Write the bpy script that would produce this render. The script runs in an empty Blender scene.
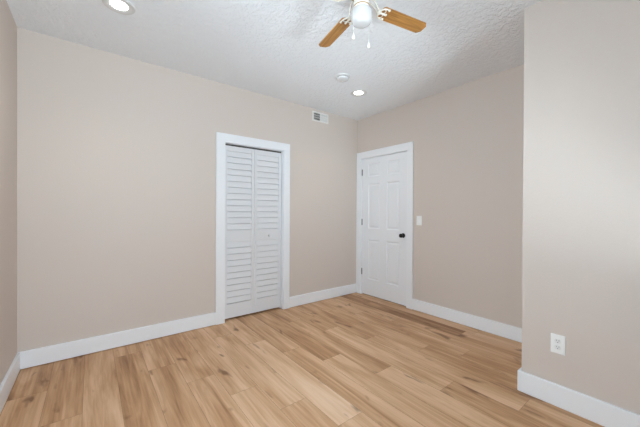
import bpy, bmesh, math, random
from mathutils import Vector, Matrix

C = bpy.context.scene.collection
S = bpy.context.scene
PI = math.pi
rad = math.radians

# ------------------------------------------------------------------ camera
cam_d = bpy.data.cameras.new('camera')
cam_d.sensor_width = 36.0
cam_d.lens = 294.1153 / 640.0 * 36.0
cam_d.clip_start = 0.05
cam = bpy.data.objects.new('camera', cam_d)
C.objects.link(cam)
YAW, PITCH, ROLL = 0.6607, -0.0051, 0.0048
fw = Vector((math.sin(YAW)*math.cos(PITCH), math.cos(YAW)*math.cos(PITCH), math.sin(PITCH)))
rt = Vector((math.cos(YAW), -math.sin(YAW), 0.0))
up = rt.cross(fw)
r2 = rt*math.cos(ROLL) + up*math.sin(ROLL)
u2 = -rt*math.sin(ROLL) + up*math.cos(ROLL)
m = Matrix((r2, u2, -fw)).transposed().to_4x4()
m.translation = Vector((-3.3013, -3.2927, 1.26))
cam.matrix_world = m
S.camera = cam

# ------------------------------------------------------------------ world, lights, exposure
world = bpy.data.worlds.new('sky')
S.world = world
world.use_nodes = True
wn = world.node_tree.nodes
wl = world.node_tree.links
wn.clear()
wo = wn.new('ShaderNodeOutputWorld')
wb = wn.new('ShaderNodeBackground')
ws = wn.new('ShaderNodeTexSky')
ws.sky_type = 'HOSEK_WILKIE'
ws.turbidity = 4.0
ws.sun_direction = Vector((0.3, 0.7, 0.6)).normalized()
wl.new(ws.outputs[0], wb.inputs[0])
wb.inputs[1].default_value = 1.0
wl.new(wb.outputs[0], wo.inputs[0])

def area(name, loc, rot, sx, sy, power, col, spread=PI):
    l = bpy.data.lights.new(name, 'AREA')
    l.shape = 'RECTANGLE'
    l.size, l.size_y = sx, sy
    l.energy = power
    l.color = col
    l.spread = spread
    o = bpy.data.objects.new(name, l)
    C.objects.link(o)
    o.location = loc
    o.rotation_euler = rot
    return o

H = 2.70            # ceiling height
XL = -3.763         # left wall
YF = -3.80          # wall behind the camera
XJ, YJ = -0.890, -2.530   # the corner of the near right wall
DAY = (0.775, 0.885, 0.985)
# daylight standing outside each window
WIN_F = [(-3.45, -2.50), (-2.10, -1.15)]     # x ranges, windows in the wall behind the camera
WIN_L = (-2.9, -1.6)                       # y range, window in the left wall beside the camera
ZW0, ZW1 = 0.80, 2.20
def daylight(win, power, fill):
    """sky light coming level through the pane, and an added lamp aimed up to fill the ceiling"""
    a, b, side = win
    c, w = (a+b)/2, b-a
    if side == 'front':
        area('daylight', (c, YF-0.20, (ZW0+ZW1)/2), (rad(90), 0, 0), w, ZW1-ZW0, power, DAY)
        if fill:
            area('ceiling_fill', (c, YF-0.75, ZW0-0.35), (rad(90+42), 0, 0), w+0.6, 1.0, fill, DAY)  # added lamp outside, below the sill, tilted up to brighten the ceiling
    else:
        area('daylight', (XL-0.20, c, (ZW0+ZW1)/2), (rad(90), 0, rad(-90)), w, ZW1-ZW0, power, DAY)
daylight((*WIN_F[0], 'front'), 102.0, 0)
daylight((*WIN_F[1], 'front'), 3.0, 225.0)
daylight((*WIN_L, 'left'), 76.0, 0)

vs = S.view_settings
S.display_settings.display_device = 'sRGB'
vs.view_transform = 'Standard'
vs.look = 'None'
vs.gamma = 1.0
vs.use_curve_mapping = False
vs.exposure = 0.04
S.cycles.max_bounces = 16
S.cycles.diffuse_bounces = 12
S.cycles.use_denoising = True

# ------------------------------------------------------------------ materials
def srgb(r, g, b):
    f = lambda c: (c/255/12.92) if c/255 <= 0.04045 else ((c/255+0.055)/1.055)**2.4
    return (f(r), f(g), f(b), 1.0)

class NT:
    def __init__(self, name):
        self.m = bpy.data.materials.new(name)
        self.m.use_nodes = True
        self.n = self.m.node_tree.nodes
        self.l = self.m.node_tree.links
        self.b = self.n['Principled BSDF']
    def new(self, t, **kw):
        x = self.n.new(t)
        for k, v in kw.items():
            setattr(x, k, v)
        return x
    def link(self, a, b):
        self.l.new(a, b)
    def bump(self, height, strength, dist):
        bp = self.new('ShaderNodeBump')
        bp.inputs['Strength'].default_value = strength
        bp.inputs['Distance'].default_value = dist
        self.link(height, bp.inputs['Height'])
        self.link(bp.outputs[0], self.b.inputs['Normal'])

def plain(name, col, rough=0.5, metal=0.0, var=0.03, scale=30.0, bump=0.0, spec=0.5):
    t = NT(name)
    tc = t.new('ShaderNodeTexCoord')
    nz = t.new('ShaderNodeTexNoise')
    nz.inputs['Scale'].default_value = scale
    nz.inputs['Detail'].default_value = 3.0
    t.link(tc.outputs['Object'], nz.inputs['Vector'])
    mx = t.new('ShaderNodeMix', data_type='RGBA')
    t.link(nz.outputs['Fac'], mx.inputs['Factor'])
    mx.inputs['A'].default_value = tuple(c*(1-var) for c in col[:3]) + (1,)
    mx.inputs['B'].default_value = tuple(min(1, c*(1+var)) for c in col[:3]) + (1,)
    t.link(mx.outputs['Result'], t.b.inputs['Base Color'])
    t.b.inputs['Roughness'].default_value = rough
    t.b.inputs['Metallic'].default_value = metal
    t.b.inputs['Specular IOR Level'].default_value = spec
    if bump:
        t.bump(nz.outputs['Fac'], bump, 0.002)
    return t.m

def wall_paint():
    t = NT('greige wall paint')
    tc = t.new('ShaderNodeTexCoord')
    n1 = t.new('ShaderNodeTexNoise')
    n1.inputs['Scale'].default_value = 95.0
    n1.inputs['Detail'].default_value = 2.0
    n2 = t.new('ShaderNodeTexNoise')
    n2.inputs['Scale'].default_value = 7.0
    n2.inputs['Detail'].default_value = 4.0
    t.link(tc.outputs['Object'], n1.inputs['Vector'])
    t.link(tc.outputs['Object'], n2.inputs['Vector'])
    ad = t.new('ShaderNodeMath', operation='MULTIPLY_ADD')
    t.link(n2.outputs['Fac'], ad.inputs[0])
    ad.inputs[1].default_value = 0.8
    t.link(n1.outputs['Fac'], ad.inputs[2])
    t.b.inputs['Base Color'].default_value = WALL_COL
    t.b.inputs['Roughness'].default_value = 0.6
    t.b.inputs['Specular IOR Level'].default_value = 0.3
    t.bump(ad.outputs[0], 0.22, 0.004)
    return t.m

def ceiling_paint():
    t = NT('textured ceiling paint')
    tc = t.new('ShaderNodeTexCoord')
    n1 = t.new('ShaderNodeTexNoise')
    n1.inputs['Scale'].default_value = 23.0
    n1.inputs['Detail'].default_value = 6.0
    n1.inputs['Roughness'].default_value = 0.62
    n1.inputs['Distortion'].default_value = 0.6
    t.link(tc.outputs['Object'], n1.inputs['Vector'])
    cr = t.new('ShaderNodeValToRGB')
    cr.color_ramp.elements[0].position = 0.42
    cr.color_ramp.elements[1].position = 0.58
    t.link(n1.outputs['Fac'], cr.inputs['Fac'])
    t.b.inputs['Base Color'].default_value = CEIL_COL
    t.b.inputs['Roughness'].default_value = 0.85
    t.b.inputs['Specular IOR Level'].default_value = 0.2
    t.bump(cr.outputs['Color'], 0.55, 0.009)
    return t.m

def floor_wood():
    t = NT('oak plank flooring')
    ge = t.new('ShaderNodeNewGeometry')
    at = t.new('ShaderNodeAttribute', attribute_name='tone')
    sd = t.new('ShaderNodeAttribute', attribute_name='seed')
    off = t.new('ShaderNodeVectorMath', operation='MULTIPLY_ADD')
    comb = t.new('ShaderNodeCombineXYZ')
    for i in range(3):
        t.link(sd.outputs['Fac'], comb.inputs[i])
    t.link(comb.outputs[0], off.inputs[0])
    off.inputs[1].default_value = (7.31, 13.7, 3.9)
    t.link(ge.outputs['Position'], off.inputs[2])
    def noise(sx, sy, detail, rough, dist):
        mp = t.new('ShaderNodeVectorMath', operation='MULTIPLY')
        t.link(off.outputs[0], mp.inputs[0])
        mp.inputs[1].default_value = (sx, sy, 1.0)
        n = t.new('ShaderNodeTexNoise')
        n.inputs['Scale'].default_value = 1.0
        n.inputs['Detail'].default_value = detail
        n.inputs['Roughness'].default_value = rough
        n.inputs['Distortion'].default_value = dist
        t.link(mp.outputs[0], n.inputs['Vector'])
        return n.outputs['Fac']
    broad = noise(9.0, 0.9, 4.0, 0.55, 1.0)       # cathedral bands along a plank
    fine = noise(75.0, 2.6, 4.0, 0.6, 0.3)         # thin grain
    knot = noise(9.0, 3.6, 2.0, 0.5, 0.4)          # knots
    # tone + broad
    m1 = t.new('ShaderNodeMath', operation='MULTIPLY_ADD')
    t.link(broad, m1.inputs[0]); m1.inputs[1].default_value = 1.30
    t.link(at.outputs['Fac'], m1.inputs[2])
    m2 = t.new('ShaderNodeMath', operation='MULTIPLY_ADD')
    t.link(fine, m2.inputs[0]); m2.inputs[1].default_value = 0.40
    t.link(m1.outputs[0], m2.inputs[2])
    streak = noise(26.0, 1.1, 3.0, 0.55, 1.4)      # darker growth streaks
    m4 = t.new('ShaderNodeMath', operation='MULTIPLY_ADD')
    t.link(streak, m4.inputs[0]); m4.inputs[1].default_value = 0.60
    t.link(m2.outputs[0], m4.inputs[2])
    m3 = t.new('ShaderNodeMath', operation='SUBTRACT')
    t.link(m4.outputs[0], m3.inputs[0]); m3.inputs[1].default_value = 0.715
    cr = t.new('ShaderNodeValToRGB')
    e = cr.color_ramp.elements
    e[0].position = 0.0; e[0].color = WOOD[0]
    e[1].position = 1.0; e[1].color = WOOD[3]
    x = e.new(0.35); x.color = WOOD[1]
    x = e.new(0.65); x.color = WOOD[2]
    t.link(m3.outputs[0], cr.inputs['Fac'])
    kr = t.new('ShaderNodeValToRGB')
    kr.color_ramp.elements[0].position = 0.64
    kr.color_ramp.elements[0].color = (0, 0, 0, 1)
    kr.color_ramp.elements[1].position = 0.73
    kr.color_ramp.elements[1].color = (1, 1, 1, 1)
    t.link(knot, kr.inputs['Fac'])
    kf = t.new('ShaderNodeMath', operation='MULTIPLY')
    t.link(kr.outputs['Color'], kf.inputs[0]); kf.inputs[1].default_value = 0.75
    mx = t.new('ShaderNodeMix', data_type='RGBA')
    t.link(kf.outputs[0], mx.inputs['Factor'])
    t.link(cr.outputs['Color'], mx.inputs['A'])
    mx.inputs['B'].default_value = WOOD[4]
    t.link(mx.outputs['Result'], t.b.inputs['Base Color'])
    t.b.inputs['Roughness'].default_value = 0.5
    t.b.inputs['Specular IOR Level'].default_value = 0.35
    t.bump(fine, 0.10, 0.001)
    return t.m

def blade_wood():
    t = NT('oak fan blade')
    tc = t.new('ShaderNodeTexCoord')
    mp = t.new('ShaderNodeMapping')
    mp.inputs['Scale'].default_value = (5.0, 70.0, 20.0)
    t.link(tc.outputs['Object'], mp.inputs['Vector'])
    nz = t.new('ShaderNodeTexNoise')
    nz.inputs['Scale'].default_value = 1.0
    nz.inputs['Detail'].default_value = 5.0
    nz.inputs['Distortion'].default_value = 0.8
    t.link(mp.outputs[0], nz.inputs['Vector'])
    cr = t.new('ShaderNodeValToRGB')
    cr.color_ramp.elements[0].position = 0.3
    cr.color_ramp.elements[0].color = srgb(132, 86, 36)
    cr.color_ramp.elements[1].position = 0.7
    cr.color_ramp.elements[1].color = srgb(188, 136, 70)
    t.link(nz.outputs['Fac'], cr.inputs['Fac'])
    t.link(cr.outputs['Color'], t.b.inputs['Base Color'])
    t.b.inputs['Roughness'].default_value = 0.45
    return t.m

def glow(name, col, strength):
    t = NT(name)
    t.b.inputs['Base Color'].default_value = (0.9, 0.9, 0.9, 1)
    t.b.inputs['Emission Color'].default_value = col
    t.b.inputs['Emission Strength'].default_value = strength
    return t.m

def pane_glass():
    t = NT('window glass')
    tr = t.new('ShaderNodeBsdfTransparent')
    tr.inputs[0].default_value = (0.95, 0.97, 0.97, 1)
    gl = t.new('ShaderNodeBsdfGlossy')
    gl.inputs['Roughness'].default_value = 0.02
    fr = t.new('ShaderNodeFresnel')
    mx = t.new('ShaderNodeMixShader')
    t.link(fr.outputs[0], mx.inputs[0])
    t.link(tr.outputs[0], mx.inputs[1])
    t.link(gl.outputs[0], mx.inputs[2])
    t.link(mx.outputs[0], t.n['Material Output'].inputs['Surface'])
    return t.m

WALL_COL = srgb(205, 194, 185)
CEIL_COL = srgb(235, 238, 241)
WOOD = [srgb(143, 101, 65), srgb(190, 148, 109), srgb(214, 176, 140), srgb(230, 198, 167), srgb(108, 71, 42)]
M = {}
M['wall'] = wall_paint()
M['ceil'] = ceiling_paint()
M['floor'] = floor_wood()
M['gap'] = plain('floor joint', srgb(120, 88, 60), 0.8)
M['trim'] = plain('white trim paint', srgb(231, 233, 236), 0.38, var=0.01)
M['door'] = plain('white door paint', srgb(228, 230, 233), 0.42, var=0.01, scale=60, bump=0.05)
M['bifold'] = plain('white bifold paint', srgb(219, 220, 222), 0.45, var=0.01)
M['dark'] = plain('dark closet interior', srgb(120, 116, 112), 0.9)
M['black'] = plain('black metal', srgb(38, 36, 35), 0.35, 0.6)
M['steel'] = plain('brushed steel', srgb(128, 128, 128), 0.45, 0.5)
M['plastic'] = plain('white plastic', srgb(238, 238, 236), 0.35, var=0.01)
M['ring'] = plain('matte white light trim', srgb(214, 214, 213), 0.7, var=0.01)
M['slot'] = plain('dark slot', srgb(60, 58, 56), 0.7)
M['recept'] = plain('white receptacle plastic', srgb(226, 226, 224), 0.3, var=0.01)
M['ventw'] = plain('white register enamel', srgb(226, 224, 220), 0.45, var=0.02)
M['duct'] = plain('dark duct interior', srgb(70, 69, 66), 0.8)
M['fanw'] = plain('white fan enamel', srgb(224, 220, 208), 0.35, var=0.01)
M['brass'] = plain('antique brass', srgb(172, 130, 74), 0.35, 0.8)
M['bladewood'] = blade_wood()
M['opal'] = plain('opal glass', srgb(194, 193, 192), 0.25, var=0.01)
M['bulb'] = glow('downlight lens', (1.0, 0.97, 0.93, 1), 9.0)
M['pane'] = pane_glass()
M['out'] = plain('outside ground', srgb(120, 130, 95), 0.95, var=0.2, scale=2)

# ------------------------------------------------------------------ mesh helpers
def add_box(bm, x0, x1, y0, y1, z0, z1, mi=0):
    v = [bm.verts.new(p) for p in ((x0,y0,z0),(x1,y0,z0),(x1,y1,z0),(x0,y1,z0),(x0,y0,z1),(x1,y0,z1),(x1,y1,z1),(x0,y1,z1))]
    for f in ((3,2,1,0),(4,5,6,7),(0,1,5,4),(1,2,6,5),(2,3,7,6),(3,0,4,7)):
        fc = bm.faces.new([v[i] for i in f])
        fc.material_index = mi
    return v

def add_prism(bm, pts, d):
    """pts: planar loop of Vectors; d: extrusion vector"""
    a = [bm.verts.new(p) for p in pts]
    b = [bm.verts.new(Vector(p)+Vector(d)) for p in pts]
    n = len(a)
    bm.faces.new(a[::-1]); bm.faces.new(b)
    for i in range(n):
        bm.faces.new((a[i], a[(i+1) % n], b[(i+1) % n], b[i]))

def add_lathe(bm, prof, seg=32, mat=None):
    """prof: list of (r, z) around Z; mat: Matrix applied"""
    rings = []
    for r, z in prof:
        if r < 1e-6:
            p = Vector((0, 0, z))
            rings.append([bm.verts.new(mat @ p if mat else p)])
        else:
            ring = []
            for i in range(seg):
                a = 2*PI*i/seg
                p = Vector((r*math.cos(a), r*math.sin(a), z))
                ring.append(bm.verts.new(mat @ p if mat else p))
            rings.append(ring)
    for a, b in zip(rings, rings[1:]):
        for i in range(seg):
            j = (i+1) % seg
            if len(a) == 1 and len(b) == 1:
                continue
            if len(a) == 1:
                bm.faces.new((a[0], b[j], b[i]))
            elif len(b) == 1:
                bm.faces.new((a[i], a[j], b[0]))
            else:
                bm.faces.new((a[i], a[j], b[j], b[i]))

def add_tube(bm, pts, r, seg=10, closed=False):
    pts = [Vector(p) for p in pts]
    n = len(pts)
    rings = []
    prev = None
    for i, p in enumerate(pts):
        if closed:
            d = pts[(i+1) % n] - pts[i-1]
        else:
            d = pts[min(i+1, n-1)] - pts[max(i-1, 0)]
        d.normalize()
        if prev is None:
            a = Vector((0, 0, 1)) if abs(d.z) < 0.9 else Vector((1, 0, 0))
            u = d.cross(a).normalized()
        else:
            u = (prev - d*prev.dot(d)).normalized()
        prev = u
        w = d.cross(u)
        rings.append([bm.verts.new(p + (u*math.cos(2*PI*k/seg) + w*math.sin(2*PI*k/seg))*r) for k in range(seg)])
    m = n if closed else n-1
    for i in range(m):
        a, b = rings[i], rings[(i+1) % n]
        for k in range(seg):
            j = (k+1) % seg
            bm.faces.new((a[k], a[j], b[j], b[k]))
    if not closed:
        bm.faces.new(rings[0][::-1]); bm.faces.new(rings[-1])

def obj(name, bm, mat, parent=None, loc=None, smooth=False, bevel=0.0, seg=2):
    bmesh.ops.recalc_face_normals(bm, faces=bm.faces)
    me = bpy.data.meshes.new(name)
    bm.to_mesh(me); bm.free()
    for mm in (mat if isinstance(mat, (list, tuple)) else [mat]):
        me.materials.append(mm)
    o = bpy.data.objects.new(name, me)
    C.objects.link(o)
    if smooth:
        for p in me.polygons:
            p.use_smooth = True
        if smooth == 'auto':
            es = o.modifiers.new('edge_split', 'EDGE_SPLIT')
            es.split_angle = rad(35)
    if loc is not None:
        o.location = loc
    if parent is not None:
        o.parent = parent
    if bevel:
        b = o.modifiers.new('bevel', 'BEVEL')
        b.width = bevel; b.segments = seg
        b.limit_method = 'ANGLE'; b.angle_limit = rad(40)
    return o

def struct(name, bm, mat, parent=None, label=None, cat=None, **kw):
    o = obj(name, bm, mat, parent, **kw)
    if parent is None:
        o['kind'] = 'structure'
        if label: o['label'] = label
        if cat: o['category'] = cat
    return o

def empty(name, loc):
    o = bpy.data.objects.new(name, None)
    o.empty_display_size = 0.1
    C.objects.link(o)
    o.location = loc
    return o

def tag(o, label, cat, group=None, kind=None):
    o['label'] = label; o['category'] = cat
    if group: o['group'] = group
    if kind: o['kind'] = kind
    return o

def copy_tree(o, parent=None):
    c = o.copy(); C.objects.link(c); c.parent = parent
    for ch in list(o.children):
        copy_tree(ch, c)
    return c

def B(*boxes):
    bm = bmesh.new()
    for b in boxes:
        add_box(bm, *b)
    return bm

# ------------------------------------------------------------------ floor
PW = 0.199
X0 = -3.345
random.seed(11)
def floor_mesh():
    bm = bmesh.new()
    tone = bm.verts.layers.float.new('tone')
    seed = bm.verts.layers.float.new('seed')
    g = 0.0007
    known = {2: -0.64, 3: -1.0, 4: -1.335, 5: -1.667, 6: -2.0, 8: -1.348, 9: -1.755, 12: -1.735, 15: -1.787,
             7: -1.02, 10: -0.86, 11: -1.28, 13: -0.70, 14: -1.12, 16: -0.55, 0: -1.25, 1: -1.55, -1: -0.95, -2: -0.5, -3: -1.3}
    L = 1.32
    # tones read off the boards seen in the photograph (0 = dark board, .5 = pale board)
    tones = {(15, 0): -0.46, (8, 0): -0.17, (6, 0): 0.34, (9, 0): -0.05, (3, 0): 0.06, (3, 1): 0.12, (4, 1): 0.24, (4, 0): 0.10,
             (5, 0): 0.16, (5, 1): 0.10, (7, 0): -0.02, (7, 1): 0.10, (2, 0): 0.02, (2, 1): 0.0, (1, 0): -0.10, (0, 0): 0.0,
             (-1, 0): -0.10, (-2, 0): -0.14, (6, 1): 0.14, (8, 1): 0.17, (9, 1): 0.19, (10, 0): 0.02, (10, 1): 0.22,
             (11, 0): -0.04, (11, 1): 0.14, (12, 0): 0.02, (12, 1): -0.08, (13, 0): -0.03, (13, 1): -0.02, (14, 0): 0.02,
             (14, 1): 0.02, (15, 1): 0.02, (16, 0): 0.12, (16, 1): 0.12}
    for k in range(-3, 18):
        xa, xb = X0+PW*k, X0+PW*(k+1)
        xa, xb = max(xa, XL), min(xb, 0.03)
        if xb - xa < 0.005: continue
        j = known.get(k, -random.random()*L)
        while j < -L + 1e-6: j += L
        # joints: j (first below the wall), j-L ...
        cuts = [0.12]
        y = j if j < -0.12 else j - L
        base = known.get(k, j)
        while y > YF:
            cuts.append(y); y -= L
        cuts.append(YF)
        first = None
        for i in range(len(cuts)-1):
            y1, y0 = cuts[i], cuts[i+1]
            # row index relative to the joint named above
            row = 0 if (y0+y1)/2 > base else (1 if (y0+y1)/2 > base-L else 2)
            tv = tones.get((k, row), random.uniform(-0.10, 0.20))
            tv = tv*0.7 + random.uniform(-0.02, 0.02)
            sv = random.random()*10
            vv = [bm.verts.new(p) for p in ((xa+g, y0+g, 0), (xb-g, y0+g, 0), (xb-g, y1-g, 0), (xa+g, y1-g, 0))]
            for v in vv:
                v[tone] = tv; v[seed] = sv
            bm.faces.new(vv)
    add_box(bm, XL-0.12, 0.12, YF-0.12, 0.90, -0.10, -0.0012, 1)
    return bm
struct('floor', floor_mesh(), [M['floor'], M['gap']], label='light oak plank floor running toward the closet wall', cat='floor')

# ------------------------------------------------------------------ walls and ceiling
T = 0.12
struct('ceiling', B((XL-T, T, YF-T, 0.9, H, H+0.1)), M['ceil'], label='pale grey textured ceiling', cat='ceiling')
# closet opening in the back wall
CX0, CX1, CZ = -2.110, -1.345, 2.045
j = 0.018
struct('wall_back', B((XL-T, CX0-j+0.005, 0, T, 0, H), (CX1+j-0.005, 0.0, 0, T, 0, H), (CX0-j+0.005, CX1+j-0.005, 0, T, CZ+j-0.005, H)),
       M['wall'], label='greige wall with the white louvered closet door', cat='wall')
# hinged door opening in the right wall
DY0, DY1, DZ = -0.932, -0.100, 2.078
struct('wall_right', B((0, T, YJ+0.0, DY0-j+0.005, 0, H), (0, T, DY1+j-0.005, T, 0, H), (0, T, DY0-j+0.005, DY1+j-0.005, DZ+j-0.005, H)),
       M['wall'], label='greige wall with the white six panel door and light switch', cat='wall')
struct('wall_right_near', B((XJ, T, YF-T, YJ, 0, H)), M['wall'], label='greige wall jutting forward at right with the power outlet', cat='wall')
wy0, wy1 = WIN_L
struct('wall_left', B((XL-T, XL, YF-T, wy0, 0, H), (XL-T, XL, wy1, 0, 0, H), (XL-T, XL, wy0, wy1, 0, ZW0), (XL-T, XL, wy0, wy1, ZW1, H)),
       M['wall'], label='greige wall at the left edge', cat='wall')
(a0, a1), (b0, b1) = WIN_F
struct('wall_front', B((XL, a0, YF-T, YF, 0, H), (a1, b0, YF-T, YF, 0, H), (b1, XJ, YF-T, YF, 0, H),
                       (a0, a1, YF-T, YF, 0, ZW0), (a0, a1, YF-T, YF, ZW1, H), (b0, b1, YF-T, YF, 0, ZW0), (b0, b1, YF-T, YF, ZW1, H)),
       M['wall'], label='greige wall behind the viewer with two windows', cat='wall')
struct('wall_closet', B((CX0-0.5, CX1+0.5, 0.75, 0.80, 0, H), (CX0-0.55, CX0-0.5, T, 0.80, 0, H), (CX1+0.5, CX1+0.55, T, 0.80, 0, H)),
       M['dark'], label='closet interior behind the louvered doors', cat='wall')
struct('wall_hall', B((0.75, 0.80, -1.3, 0.3, 0, H), (T, 0.75, -1.35, -1.3, 0, H), (T, 0.75, 0.3, 0.35, 0, H), (T, 0.8, -1.35, 0.35, -0.05, 0), (T, 0.8, -1.35, 0.35, H, H+.05)),
       M['dark'], label='hall beyond the six panel door', cat='wall')

# baseboards
BH, BT = 0.142, 0.020
def bb(name, boxes, label):
    struct(name, B(*boxes), M['trim'], label=label, cat='baseboard', bevel=0.004)
bb('baseboard_back', [(XL, -2.211, -BT, 0, 0.005, BH)], 'white baseboard left of the louvered closet')
bb('baseboard_back_corner', [(-1.2555, -0.0205, -BT, 0, 0.005, BH)], 'white baseboard between closet and six panel door')
bb('baseboard_right', [(-BT, 0, YJ+BT, -1.022, 0.005, BH)], 'white baseboard right of the six panel door')
bb('baseboard_left', [(XL, XL+BT, YF, -BT, 0.005, BH)], 'white baseboard along the left edge wall')
bm = bmesh.new()
add_prism(bm, [(XJ, YF, 0), (XJ-BT, YF, 0), (XJ-BT, YJ+BT, 0), (XJ, YJ, 0)], (0, 0, BH))
struct('baseboard_right_near', bm, M['trim'], label='white baseboard below the power outlet', cat='baseboard', bevel=0.004)
bm = bmesh.new()
add_prism(bm, [(XJ, YJ+0.0005, 0), (XJ-BT+0.0005, YJ+BT, 0), (-BT-0.0005, YJ+BT, 0), (-BT-0.0005, YJ+0.0005, 0)], (0, 0, BH))
struct('baseboard_return', bm, M['trim'], label='white baseboard wrapping the jutting corner', cat='baseboard', bevel=0.004)

# casings
def casing_back():
    return B((-2.211, CX0, -0.020, 0, 0, CZ), (CX1, -1.2555, -0.020, 0, 0, CZ), (-2.211, -1.2555, -0.020, 0, CZ+0.0004, 2.141))
tr1 = struct('trim_1', casing_back(), M['trim'], label='white casing around the louvered closet opening', cat='door trim', bevel=0.0025)
struct('jamb', B((CX0-j+0.005, CX0+0.005, 0, T, 0, CZ-0.005), (CX1-0.005, CX1+j-0.005, 0, T, 0, CZ-0.005), (CX0-j+0.005, CX1+j-0.005, 0, T, CZ-0.005, CZ+j-0.005)),
       M['trim'], tr1)
tr2 = struct('trim_2', B((-0.020, 0, DY1, -0.0005, 0, DZ), (-0.020, 0, -1.022, DY0, 0, DZ), (-0.020, 0, -1.022, -0.0005, DZ+0.0004, 2.180)),
             M['trim'], label='white casing around the six panel door', cat='door trim', bevel=0.0025)
struct('jamb', B((0, T, DY1-0.005, DY1+j-0.005, 0, DZ-0.005), (0, T, DY0-j+0.005, DY0+0.005, 0, DZ-0.005), (0, T, DY0-j+0.005, DY1+j-0.005, DZ-0.005, DZ+j-0.005),
                 (0.040, 0.055, DY1-0.018, DY1-0.005, 0, DZ-0.005), (0.040, 0.055, DY0+0.005, DY0+0.018, 0, DZ-0.005), (0.040, 0.055, DY0+0.005, DY1-0.005, DZ-0.018, DZ-0.005)),
       M['trim'], tr2)

# ------------------------------------------------------------------ six panel door (leaf in the right wall, faces -X)
def panel_door():
    y0, y1 = DY0+0.009, DY1-0.008        # -0.923 .. -0.108
    z0, z1 = 0.014, DZ-0.009
    th = 0.035
    xf = 0.002
    w = y1-y0
    ys = [y0, y0+0.122, y0+0.122+0.222, y1-0.122-0.222, y1-0.122, y1]
    zs = [z0, 0.250, 0.850, 1.015, 1.690, 1.792, 1.990, z1]
    panels = {(1, 1), (3, 1), (1, 3), (3, 3), (1, 5), (3, 5)}
    bm = bmesh.new()
    def ring(a, b, c, d, x):
        return [bm.verts.new((x, a, c)), bm.verts.new((x, b, c)), bm.verts.new((x, b, d)), bm.verts.new((x, a, d))]
    for i in range(5):
        for k in range(7):
            a, b, c, d = ys[i], ys[i+1], zs[k], zs[k+1]
            r = ring(a, b, c, d, xf)
            if (i, k) in panels:
                steps = [(0.004, 0.002), (0.010, 0.0085), (0.020, 0.0095), (0.040, 0.0030), (0.044, 0.0030)]
                prev = r
                for ins, dep in steps:
                    q = ring(a+ins, b-ins, c+ins, d-ins, xf+dep)
                    for s in range(4):
                        bm.faces.new((prev[s], prev[(s+1) % 4], q[(s+1) % 4], q[s]))
                    prev = q
                bm.faces.new(prev)
            else:
                bm.faces.new(r)
    bmesh.ops.remove_doubles(bm, verts=bm.verts, dist=1e-5)
    # sides and back
    f = [(xf, y0, z0), (xf, y1, z0), (xf, y1, z1), (xf, y0, z1)]
    g = [(xf+th, y, z) for _, y, z in f]
    fv = [bm.verts.new(p) for p in f]; gv = [bm.verts.new(p) for p in g]
    bm.faces.new(gv)
    for s in range(4):
        bm.faces.new((fv[s], fv[(s+1) % 4], gv[(s+1) % 4], gv[s]))
    return bm
door = struct('door_1', panel_door(), M['door'], label='white six panel door with black knob, closed, in the right wall', cat='door')
bm = bmesh.new()
KY, KZ = -0.866, 0.950
mt = Matrix.Translation((0.002, KY, KZ)) @ Matrix.Rotation(rad(-90), 4, 'Y')
add_lathe(bm, [(0, 0), (0.031, 0), (0.032, 0.003), (0.030, 0.008), (0.016, 0.011), (0.0125, 0.016), (0.0125, 0.030), (0.018, 0.036),
               (0.026, 0.043), (0.0285, 0.052), (0.0265, 0.061), (0.019, 0.067), (0.008, 0.0695), (0, 0.070)], 28, mt)
k = obj('door_knob', bm, M['black'], door, smooth=True)
k['label'] = 'black door knob'
for i, z in enumerate((1.870, 1.110, 0.352)):
    bm = bmesh.new()
    yh = DY1-0.0065
    mt = Matrix.Translation((-0.005, yh, z-0.046))
    add_lathe(bm, [(0, -0.004), (0.003, -0.003), (0.0065, 0), (0.0065, 0.092), (0.003, 0.095), (0, 0.096)], 14, mt)
    add_box(bm, -0.002, 0.0015, yh-0.007, yh+0.008, z-0.045, z+0.045)
    h = obj('hinge', bm, M['steel'], door, smooth='auto')
    h['label'] = 'grey metal door hinge'

# ------------------------------------------------------------------ louvered bifold closet doors
def bifold_leaf(x0, x1):
    yf, th = 0.040, 0.036
    root = empty('leaf', ((x0+x1)/2, yf+th/2, 0.022))
    ox, oy, oz = root.location
    st = 0.036
    zb, zt = 0.022, 2.022
    z_br, z_m0, z_m1, z_tr = 0.186, 0.906, 1.045, 1.962
    bm = bmesh.new()
    add_box(bm, x0, x0+st, yf, yf+th, zb, zt)
    add_box(bm, x1-st, x1, yf, yf+th, zb, zt)
    for a, b in ((zb, z_br), (z_m0, z_m1), (z_tr, zt)):
        add_box(bm, x0+st, x1-st, yf+0.002, yf+th-0.002, a, b)
    add_box(bm, x0+st, x1-st, yf+0.025, yf+0.028, z_br, z_tr)
    bmesh.ops.translate(bm, verts=bm.verts, vec=(-ox, -oy, -oz))
    fr = obj('frame', bm, M['bifold'], None, bevel=0.0015)
    sl = []
    def slats(za, zb_, n):
        p = (zb_-za)/n
        for i in range(n):
            zl = za + p*i
            bm = bmesh.new()
            # each slat leans: its lower edge stands forward, its upper edge tucks behind the next slat
            prof = [(yf+0.0010, zl+0.0070), (yf+0.0020, zl+0.0060), (yf+0.0150, zl+0.0060), (yf+0.0220, zl+p-0.0008),
                    (yf+0.0115, zl+p-0.0008), (yf+0.0100, zl+p-0.0020)]
            add_prism(bm, [(x0+st-0.001-ox, yy-oy, zz-oz) for yy, zz in prof], (x1-x0-2*st+0.002, 0, 0))
            sl.append(obj('slat', bm, M['bifold'], None))
    slats(z_m1, z_tr, 13)
    slats(z_br, z_m0, 10)
    return root, fr, sl
bif = empty('door_2', (-1.7275, 0.054, 0.0))
bif['kind'] = 'structure'
tag(bif, 'white louvered bifold closet door, closed, in the back wall', 'door')
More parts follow.
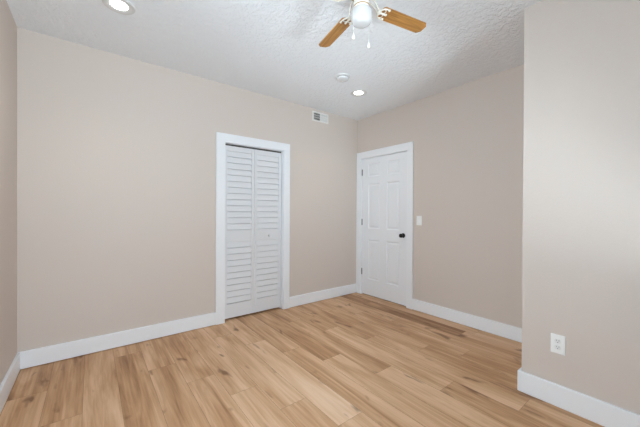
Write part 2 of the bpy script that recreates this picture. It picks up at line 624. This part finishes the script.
mid = -1.7275
for n, (xa, xb) in enumerate(((CX0+0.009, mid-0.0015), (mid+0.0015, CX1-0.010))):
    root, fr, sl = bifold_leaf(xa, xb)
    # the leaf's frame is the part, its slats are its pieces
    fr.name = 'door_leaf'
    fr.location = root.location - bif.location
    fr.parent = bif
    for s in sl:
        s.parent = fr
    bpy.data.objects.remove(root)
    if n == 1:
        bm = bmesh.new()
        mt = Matrix.Translation((-1.532 - bif.location.x - fr.location.x, 0.042-bif.location.y-fr.location.y, 0.962-fr.location.z)) @ Matrix.Rotation(rad(90), 4, 'X')
        add_lathe(bm, [(0, 0), (0.009, 0), (0.008, 0.006), (0.012, 0.012), (0.0155, 0.018), (0.0145, 0.024), (0.008, 0.028), (0, 0.029)], 20, mt)
        kn = obj('knob', bm, M['bifold'], fr, smooth=True)
# head track in the closet opening
struct('track', B((CX0+0.005, CX1-0.005, 0.045, 0.072, CZ-0.022, CZ-0.005)), M['duct'], tr1)

# ------------------------------------------------------------------ windows behind the camera
def window(name, w, loc, rz, label):
    h = ZW1-ZW0
    r = empty(name, loc); r.rotation_euler = (0, 0, rz)
    r['kind'] = 'structure'; tag(r, label, 'window')
    # local: x along the wall, y into the room, origin at the sill's middle on the room face
    f = 0.045
    obj('window_frame', B((-w/2, -w/2+f, -0.10, -0.02, 0, h), (w/2-f, w/2, -0.10, -0.02, 0, h), (-w/2+f, w/2-f, -0.10, -0.02, 0, f),
                          (-w/2+f, w/2-f, -0.10, -0.02, h-f, h), (-w/2+f, w/2-f, -0.085, -0.045, h/2-0.02, h/2+0.02)), M['trim'], r, bevel=0.003)
    obj('pane', B((-w/2+f, w/2-f, -0.066, -0.062, f, h-f)), M['pane'], r)
    obj('window_casing', B((-w/2-0.09, -w/2, 0, 0.02, 0, h), (w/2, w/2+0.09, 0, 0.02, 0, h), (-w/2-0.09, w/2+0.09, 0, 0.02, h, h+0.09), (-w/2-0.07, w/2+0.07, 0, 0.018, -0.11, -0.025)), M['trim'], r, bevel=0.003)
    obj('window_sill', B((-w/2-0.11, w/2+0.11, -0.02, 0.045, -0.025, 0)), M['trim'], r, bevel=0.004)
for n, (a, b) in enumerate(WIN_F):
    window('window_%d' % (n+1), b-a, ((a+b)/2, YF, ZW0), 0.0, 'white double hung window behind the viewer, ' + ('nearer the left wall' if n == 0 else 'nearer the jutting wall'))
window('window_3', wy1-wy0, (XL, (wy0+wy1)/2, ZW0), rad(-90), 'white double hung window in the left wall beside the viewer')

# ------------------------------------------------------------------ recessed downlights
def downlight(x, y, label):
    r = empty('recessed_downlight', (x, y, H))
    tag(r, label, 'ceiling light', 'recessed ceiling downlights')
    bm = bmesh.new()
    add_lathe(bm, [(0.0965, 0.0), (0.0975, -0.004), (0.094, -0.0075), (0.088, -0.0085), (0.058, -0.0035), (0.0535, -0.0005), (0.0535, 0.002), (0.09, 0.002)], 48)
    t = obj('trim_ring', bm, M['ring'], r, smooth='auto')
    bm = bmesh.new()
    add_lathe(bm, [(0.0535, -0.0015), (0.035, -0.0025), (0, -0.003)], 40)
    obj('lens', bm, M['bulb'], r, smooth=True)
    l = bpy.data.lights.new('downlight_lamp', 'SPOT')
    l.energy = 12.0; l.color = (1.0, 0.96, 0.90)
    l.spot_size = rad(130); l.spot_blend = 0.9; l.shadow_soft_size = 0.06
    lo = bpy.data.objects.new('downlight_lamp', l); C.objects.link(lo)
    lo.parent = r; lo.location = (0, 0, -0.02)
    return r
downlight(-0.757, -0.767, 'round lit recessed downlight near the far corner, past the smoke detector')
downlight(-3.150, -0.798, 'round lit recessed downlight cut by the top edge, upper left of the closet')

# ------------------------------------------------------------------ smoke detector
sx, sy = -1.197, -0.968
r = empty('smoke_detector', (sx, sy, H))
tag(r, 'round white smoke detector on the ceiling between fan and far downlight', 'smoke detector')
bm = bmesh.new()
add_lathe(bm, [(0, 0), (0.074, 0), (0.074, -0.010), (0.071, -0.013), (0.066, -0.013), (0, -0.013)], 40)
obj('base', bm, M['ring'], r, smooth='auto')
bm = bmesh.new()
add_lathe(bm, [(0.058, -0.013), (0.058, -0.019), (0.064, -0.0195), (0.064, -0.026), (0.060, -0.036), (0.050, -0.042), (0.030, -0.044), (0, -0.044)], 40)
obj('cover', bm, M['ring'], r, smooth='auto')
bm = bmesh.new()
add_lathe(bm, [(0, -0.0445), (0.012, -0.0442), (0.012, -0.043)], 20, Matrix.Translation((0.012, 0.015, -0.0018)))
obj('test_button', bm, M['recept'], r, smooth='auto')
bm = bmesh.new()
add_lathe(bm, [(0.0585, -0.0140), (0.0600, -0.0185), (0.0585, -0.0185)], 40)
o = obj('vent_slots', bm, M['slot'], r)
o['label'] = 'dark vent gap round the detector'

# ------------------------------------------------------------------ air register high on the back wall
vx0, vx1, vz0, vz1 = -0.886, -0.603, 2.528, 2.664
r = empty('air_register', ((vx0+vx1)/2, 0, (vz0+vz1)/2))
tag(r, 'white two bank air register high on the wall right of the closet', 'air vent')
w2, h2 = (vx1-vx0)/2, (vz1-vz0)/2
fb = 0.020
obj('frame', B((-w2, -w2+fb, -0.008, -0.0005, -h2, h2), (w2-fb, w2, -0.008, -0.0005, -h2, h2), (-w2+fb, w2-fb, -0.008, -0.0005, -h2, -h2+fb),
               (-w2+fb, w2-fb, -0.008, -0.0005, h2-fb, h2), (-0.006, 0.006, -0.008, -0.0005, -h2+fb, h2-fb)), M['ventw'], r, bevel=0.002)
o = obj('backing', B((-w2+fb, w2-fb, -0.0012, -0.0003, -h2+fb, h2-fb)), M['duct'], r)
o['label'] = 'dark duct opening'
for bank in (0, 1):
    xa = -w2+fb if bank == 0 else 0.006
    n = 11
    wd = (w2-fb-0.006)
    for i in range(n):
        x = xa + wd*(i+0.5)/n
        bm = bmesh.new()
        # left bank opens toward the viewer, right bank turns its faces to the viewer
        s = 1 if bank == 0 else -1
        d = 0.0035 if bank == 0 else 0.0022
        add_prism(bm, [(x-s*d, -0.0072, -h2+fb), (x-s*d+0.0010, -0.0072, -h2+fb), (x+s*d+0.0010, -0.0014, -h2+fb), (x+s*d, -0.0014, -h2+fb)], (0, 0, 2*(h2-fb)))
        obj('louver', bm, M['ventw'], r)
for zz in (-0.016, 0.016):
    obj('damper_bar', B((-w2+fb, w2-fb, -0.0076, -0.0070, zz-0.0035, zz+0.0035)), M['ventw'], r)

# ------------------------------------------------------------------ light switch
SY, SZ = -1.109, 1.156
r = empty('light_switch', (0, SY, SZ))
tag(r, 'white light switch plate on the wall right of the six panel door', 'light switch')
obj('wall_plate', B((-0.0065, -0.0004, -0.037, 0.037, -0.0595, 0.0595)), M['plastic'], r, bevel=0.003)
obj('rocker_surround', B((-0.0078, -0.0060, -0.0175, 0.0175, -0.0345, 0.0345)), M['recept'], r, bevel=0.001)
bm = bmesh.new()
add_prism(bm, [(-0.007, -0.0155, -0.032), (-0.0085, -0.0155, -0.032), (-0.0105, -0.0155, 0.0), (-0.0125, -0.0155, 0.032), (-0.007, -0.0155, 0.032)], (0, 0.031, 0))
obj('rocker', bm, M['plastic'], r, bevel=0.001)
for zz in (-0.048, 0.048):
    bm = bmesh.new()
    add_lathe(bm, [(0, 0), (0.003, 0), (0.003, 0.0008), (0, 0.0012)], 12, Matrix.Translation((-0.0063, 0, zz)) @ Matrix.Rotation(rad(-90), 4, 'Y'))
    obj('screw', bm, M['recept'], r)

# ------------------------------------------------------------------ power outlet on the near right wall
OY, OZ = -2.735, 0.404
r = empty('power_outlet', (XJ, OY, OZ))
tag(r, 'white duplex power outlet above the baseboard on the near right wall', 'power outlet')
obj('wall_plate', B((-0.0065, -0.0004, -0.0385, 0.0385, -0.062, 0.062)), M['plastic'], r, bevel=0.003)
for zz in (-0.0205, 0.0205):
    bm = bmesh.new()
    pts = []
    for i in range(32):
        a = 2*PI*i/32
        pts.append((-0.0060, 0.0175*math.cos(a), zz + max(-0.0135, min(0.0135, 0.0175*math.sin(a)))))
    add_prism(bm, pts, (-0.0025, 0, 0))
    f = obj('receptacle', bm, M['recept'], r)
    f['label'] = 'outlet socket with dark slots'
    bm = bmesh.new()
    add_box(bm, -0.0087, -0.0080, -0.0078, -0.0056, zz-0.001, zz+0.0085)
    add_box(bm, -0.0087, -0.0080, 0.0056, 0.0078, zz+0.0005, zz+0.0080)
    add_lathe(bm, [(0, 0), (0.0028, 0), (0.0028, 0.0007), (0, 0.0007)], 12, Matrix.Translation((-0.0080, 0, zz-0.0075)) @ Matrix.Rotation(rad(-90), 4, 'Y'))
    obj('slots', bm, M['slot'], f)
bm = bmesh.new()
add_lathe(bm, [(0, 0), (0.0032, 0), (0.0032, 0.001), (0, 0.0015)], 12, Matrix.Translation((-0.0063, 0, 0)) @ Matrix.Rotation(rad(-90), 4, 'Y'))
obj('screw', bm, M['recept'], r)

# ------------------------------------------------------------------ ceiling fan
FX, FY, FZ = -2.026, -2.048, 2.500
FR, FWD, FRI, FT, FPH = 0.503, 0.094, 0.140, -0.144, -0.190
fan = empty('ceiling_fan', (FX, FY, H))
tag(fan, 'white ceiling fan with four oak blades, opal glass shade and two pull chains', 'ceiling fan')
zb = FZ - H
bm = bmesh.new()
add_lathe(bm, [(0, 0), (0.085, 0), (0.088, -0.010), (0.086, -0.020), (0.105, -0.030), (0.112, -0.045), (0.112, -0.095), (0.104, -0.112), (0.080, -0.126), (0.060, -0.130), (0, -0.130)], 48)
obj('motor_housing', bm, M['fanw'], fan, smooth='auto')
bm = bmesh.new()
add_lathe(bm, [(0.1125, -0.060), (0.1145, -0.064), (0.1145, -0.074), (0.1125, -0.078)], 48)
o = obj('brass_band', bm, M['brass'], fan, smooth='auto'); o['label'] = 'brass band round the motor'
bm = bmesh.new()
add_lathe(bm, [(0, -0.128), (0.060, -0.129), (0.062, -0.133), (0.062, -0.150), (0.058, -0.156), (0, -0.156)], 40)
o = obj('flywheel', bm, M['brass'], fan, smooth='auto'); o['label'] = 'brass hub the blade irons meet'
bm = bmesh.new()
zs = zb - 0.005
add_lathe(bm, [(0, -0.150), (0.040, -0.152), (0.045, -0.160), (0.045, -0.196), (0.042, -0.202), (0.040, -0.206), (0.046, -0.212), (0.046, -0.232), (0, -0.232)], 40)
obj('switch_housing', bm, M['fanw'], fan, smooth='auto')
bm = bmesh.new()
add_lathe(bm, [(0.0455, -0.210), (0.0475, -0.212), (0.0475, -0.215), (0.0455, -0.217)], 40)
o = obj('fitter_ring', bm, M['brass'], fan, smooth='auto'); o['label'] = 'brass ring holding the glass shade'
bm = bmesh.new()
sp = [(0.044, -0.226), (0.047, -0.230), (0.055, -0.234), (0.061, -0.241), (0.0635, -0.252), (0.0635, -0.280), (0.061, -0.296), (0.054, -0.308), (0.043, -0.316), (0.028, -0.320), (0, -0.321)]
add_lathe(bm, sp, 40)
obj('glass_shade', bm, M['opal'], fan, smooth=True)
# blades with irons
def blade_bm():
    bm = bmesh.new()
    c = 0.025; hw = FWD/2; ci = 0.012
    pts = [(FRI, -hw+ci), (FRI+ci, -hw), (FR-c*0.9, -hw), (FR, -hw+c*0.9), (FR, hw-c*0.9), (FR-c*0.9, hw), (FRI+ci, hw), (FRI, hw-ci)]
    add_prism(bm, [(x, y, -0.003) for x, y in pts], (0, 0, 0.006))
    return bm
def arc(cx, cy, r, a0, a1, z, n=12):
    return [(cx+r*math.cos(rad(a0+(a1-a0)*i/n)), cy+r*math.sin(rad(a0+(a1-a0)*i/n)), z) for i in range(n+1)]
def iron_bm():
    bm = bmesh.new()
    z = -0.0075
    # curved arm from the hub out and down to the blade, then scroll loops under the root
    for s in (1, -1):
        add_tube(bm, [(0.050, s*0.012, 0.052), (0.075, s*0.015, 0.050), (0.098, s*0.014, 0.036), (0.115, s*0.010, 0.012), (0.124, s*0.012, -0.004), (0.134, s*0.024, z), (0.146, s*0.036, z), (0.164, s*0.041, z), (0.182, s*0.036, z)], 0.0042, 8)
        add_tube(bm, arc(0.150, s*0.018, 0.0155, 0, 360, z)[:-1], 0.0032, 8, closed=True)
    add_tube(bm, [(0.118, 0, -0.002), (0.134, 0, z), (0.170, 0, z), (0.180, 0, z)], 0.0055, 8)
    add_tube(bm, arc(0.132, 0, 0.012, 0, 360, z)[:-1], 0.0032, 8, closed=True)
    for x, y in ((0.182, 0.036), (0.182, -0.036), (0.182, 0)):
        add_lathe(bm, [(0, -0.004), (0.006, -0.0035), (0.008, 0), (0.008, 0.004), (0, 0.004)], 12, Matrix.Translation((x, y, z+0.001)))
    return bm
b0 = obj('blade', blade_bm(), M['bladewood'], fan, bevel=0.0015)
i0 = obj('blade_iron', iron_bm(), M['fanw'], b0, smooth=True)
for kk in range(4):
    b = b0 if kk == 0 else copy_tree(b0, fan)
    b.location = (0, 0, zb)
    b.rotation_euler = (FT, 0, FPH + kk*PI/2)
# pull chains with white fobs
for dx, dy, zl in ((-0.0690, -0.0040, -0.395), (0.0680, 0.0050, -0.395)):
    bm = bmesh.new()
    add_tube(bm, [(dx*0.60, dy*0.60, -0.180), (dx*0.85, dy*0.85, -0.184), (dx*0.97, dy*0.97, -0.196), (dx, dy, -0.22), (dx, dy, zl)], 0.0009, 6)
    ch = obj('pull_chain', bm, M['fanw'], fan)
    ch['label'] = 'thin pale pull chain'
    bm = bmesh.new()
    add_lathe(bm, [(0, 0.002), (0.003, 0), (0.005, -0.010), (0.008, -0.022), (0.0085, -0.030), (0.006, -0.036), (0, -0.038)], 14, Matrix.Translation((dx, dy, zl)))
    fb_ = obj('fob', bm, M['fanw'], ch, smooth=True)
    fb_['label'] = 'white chain fob'
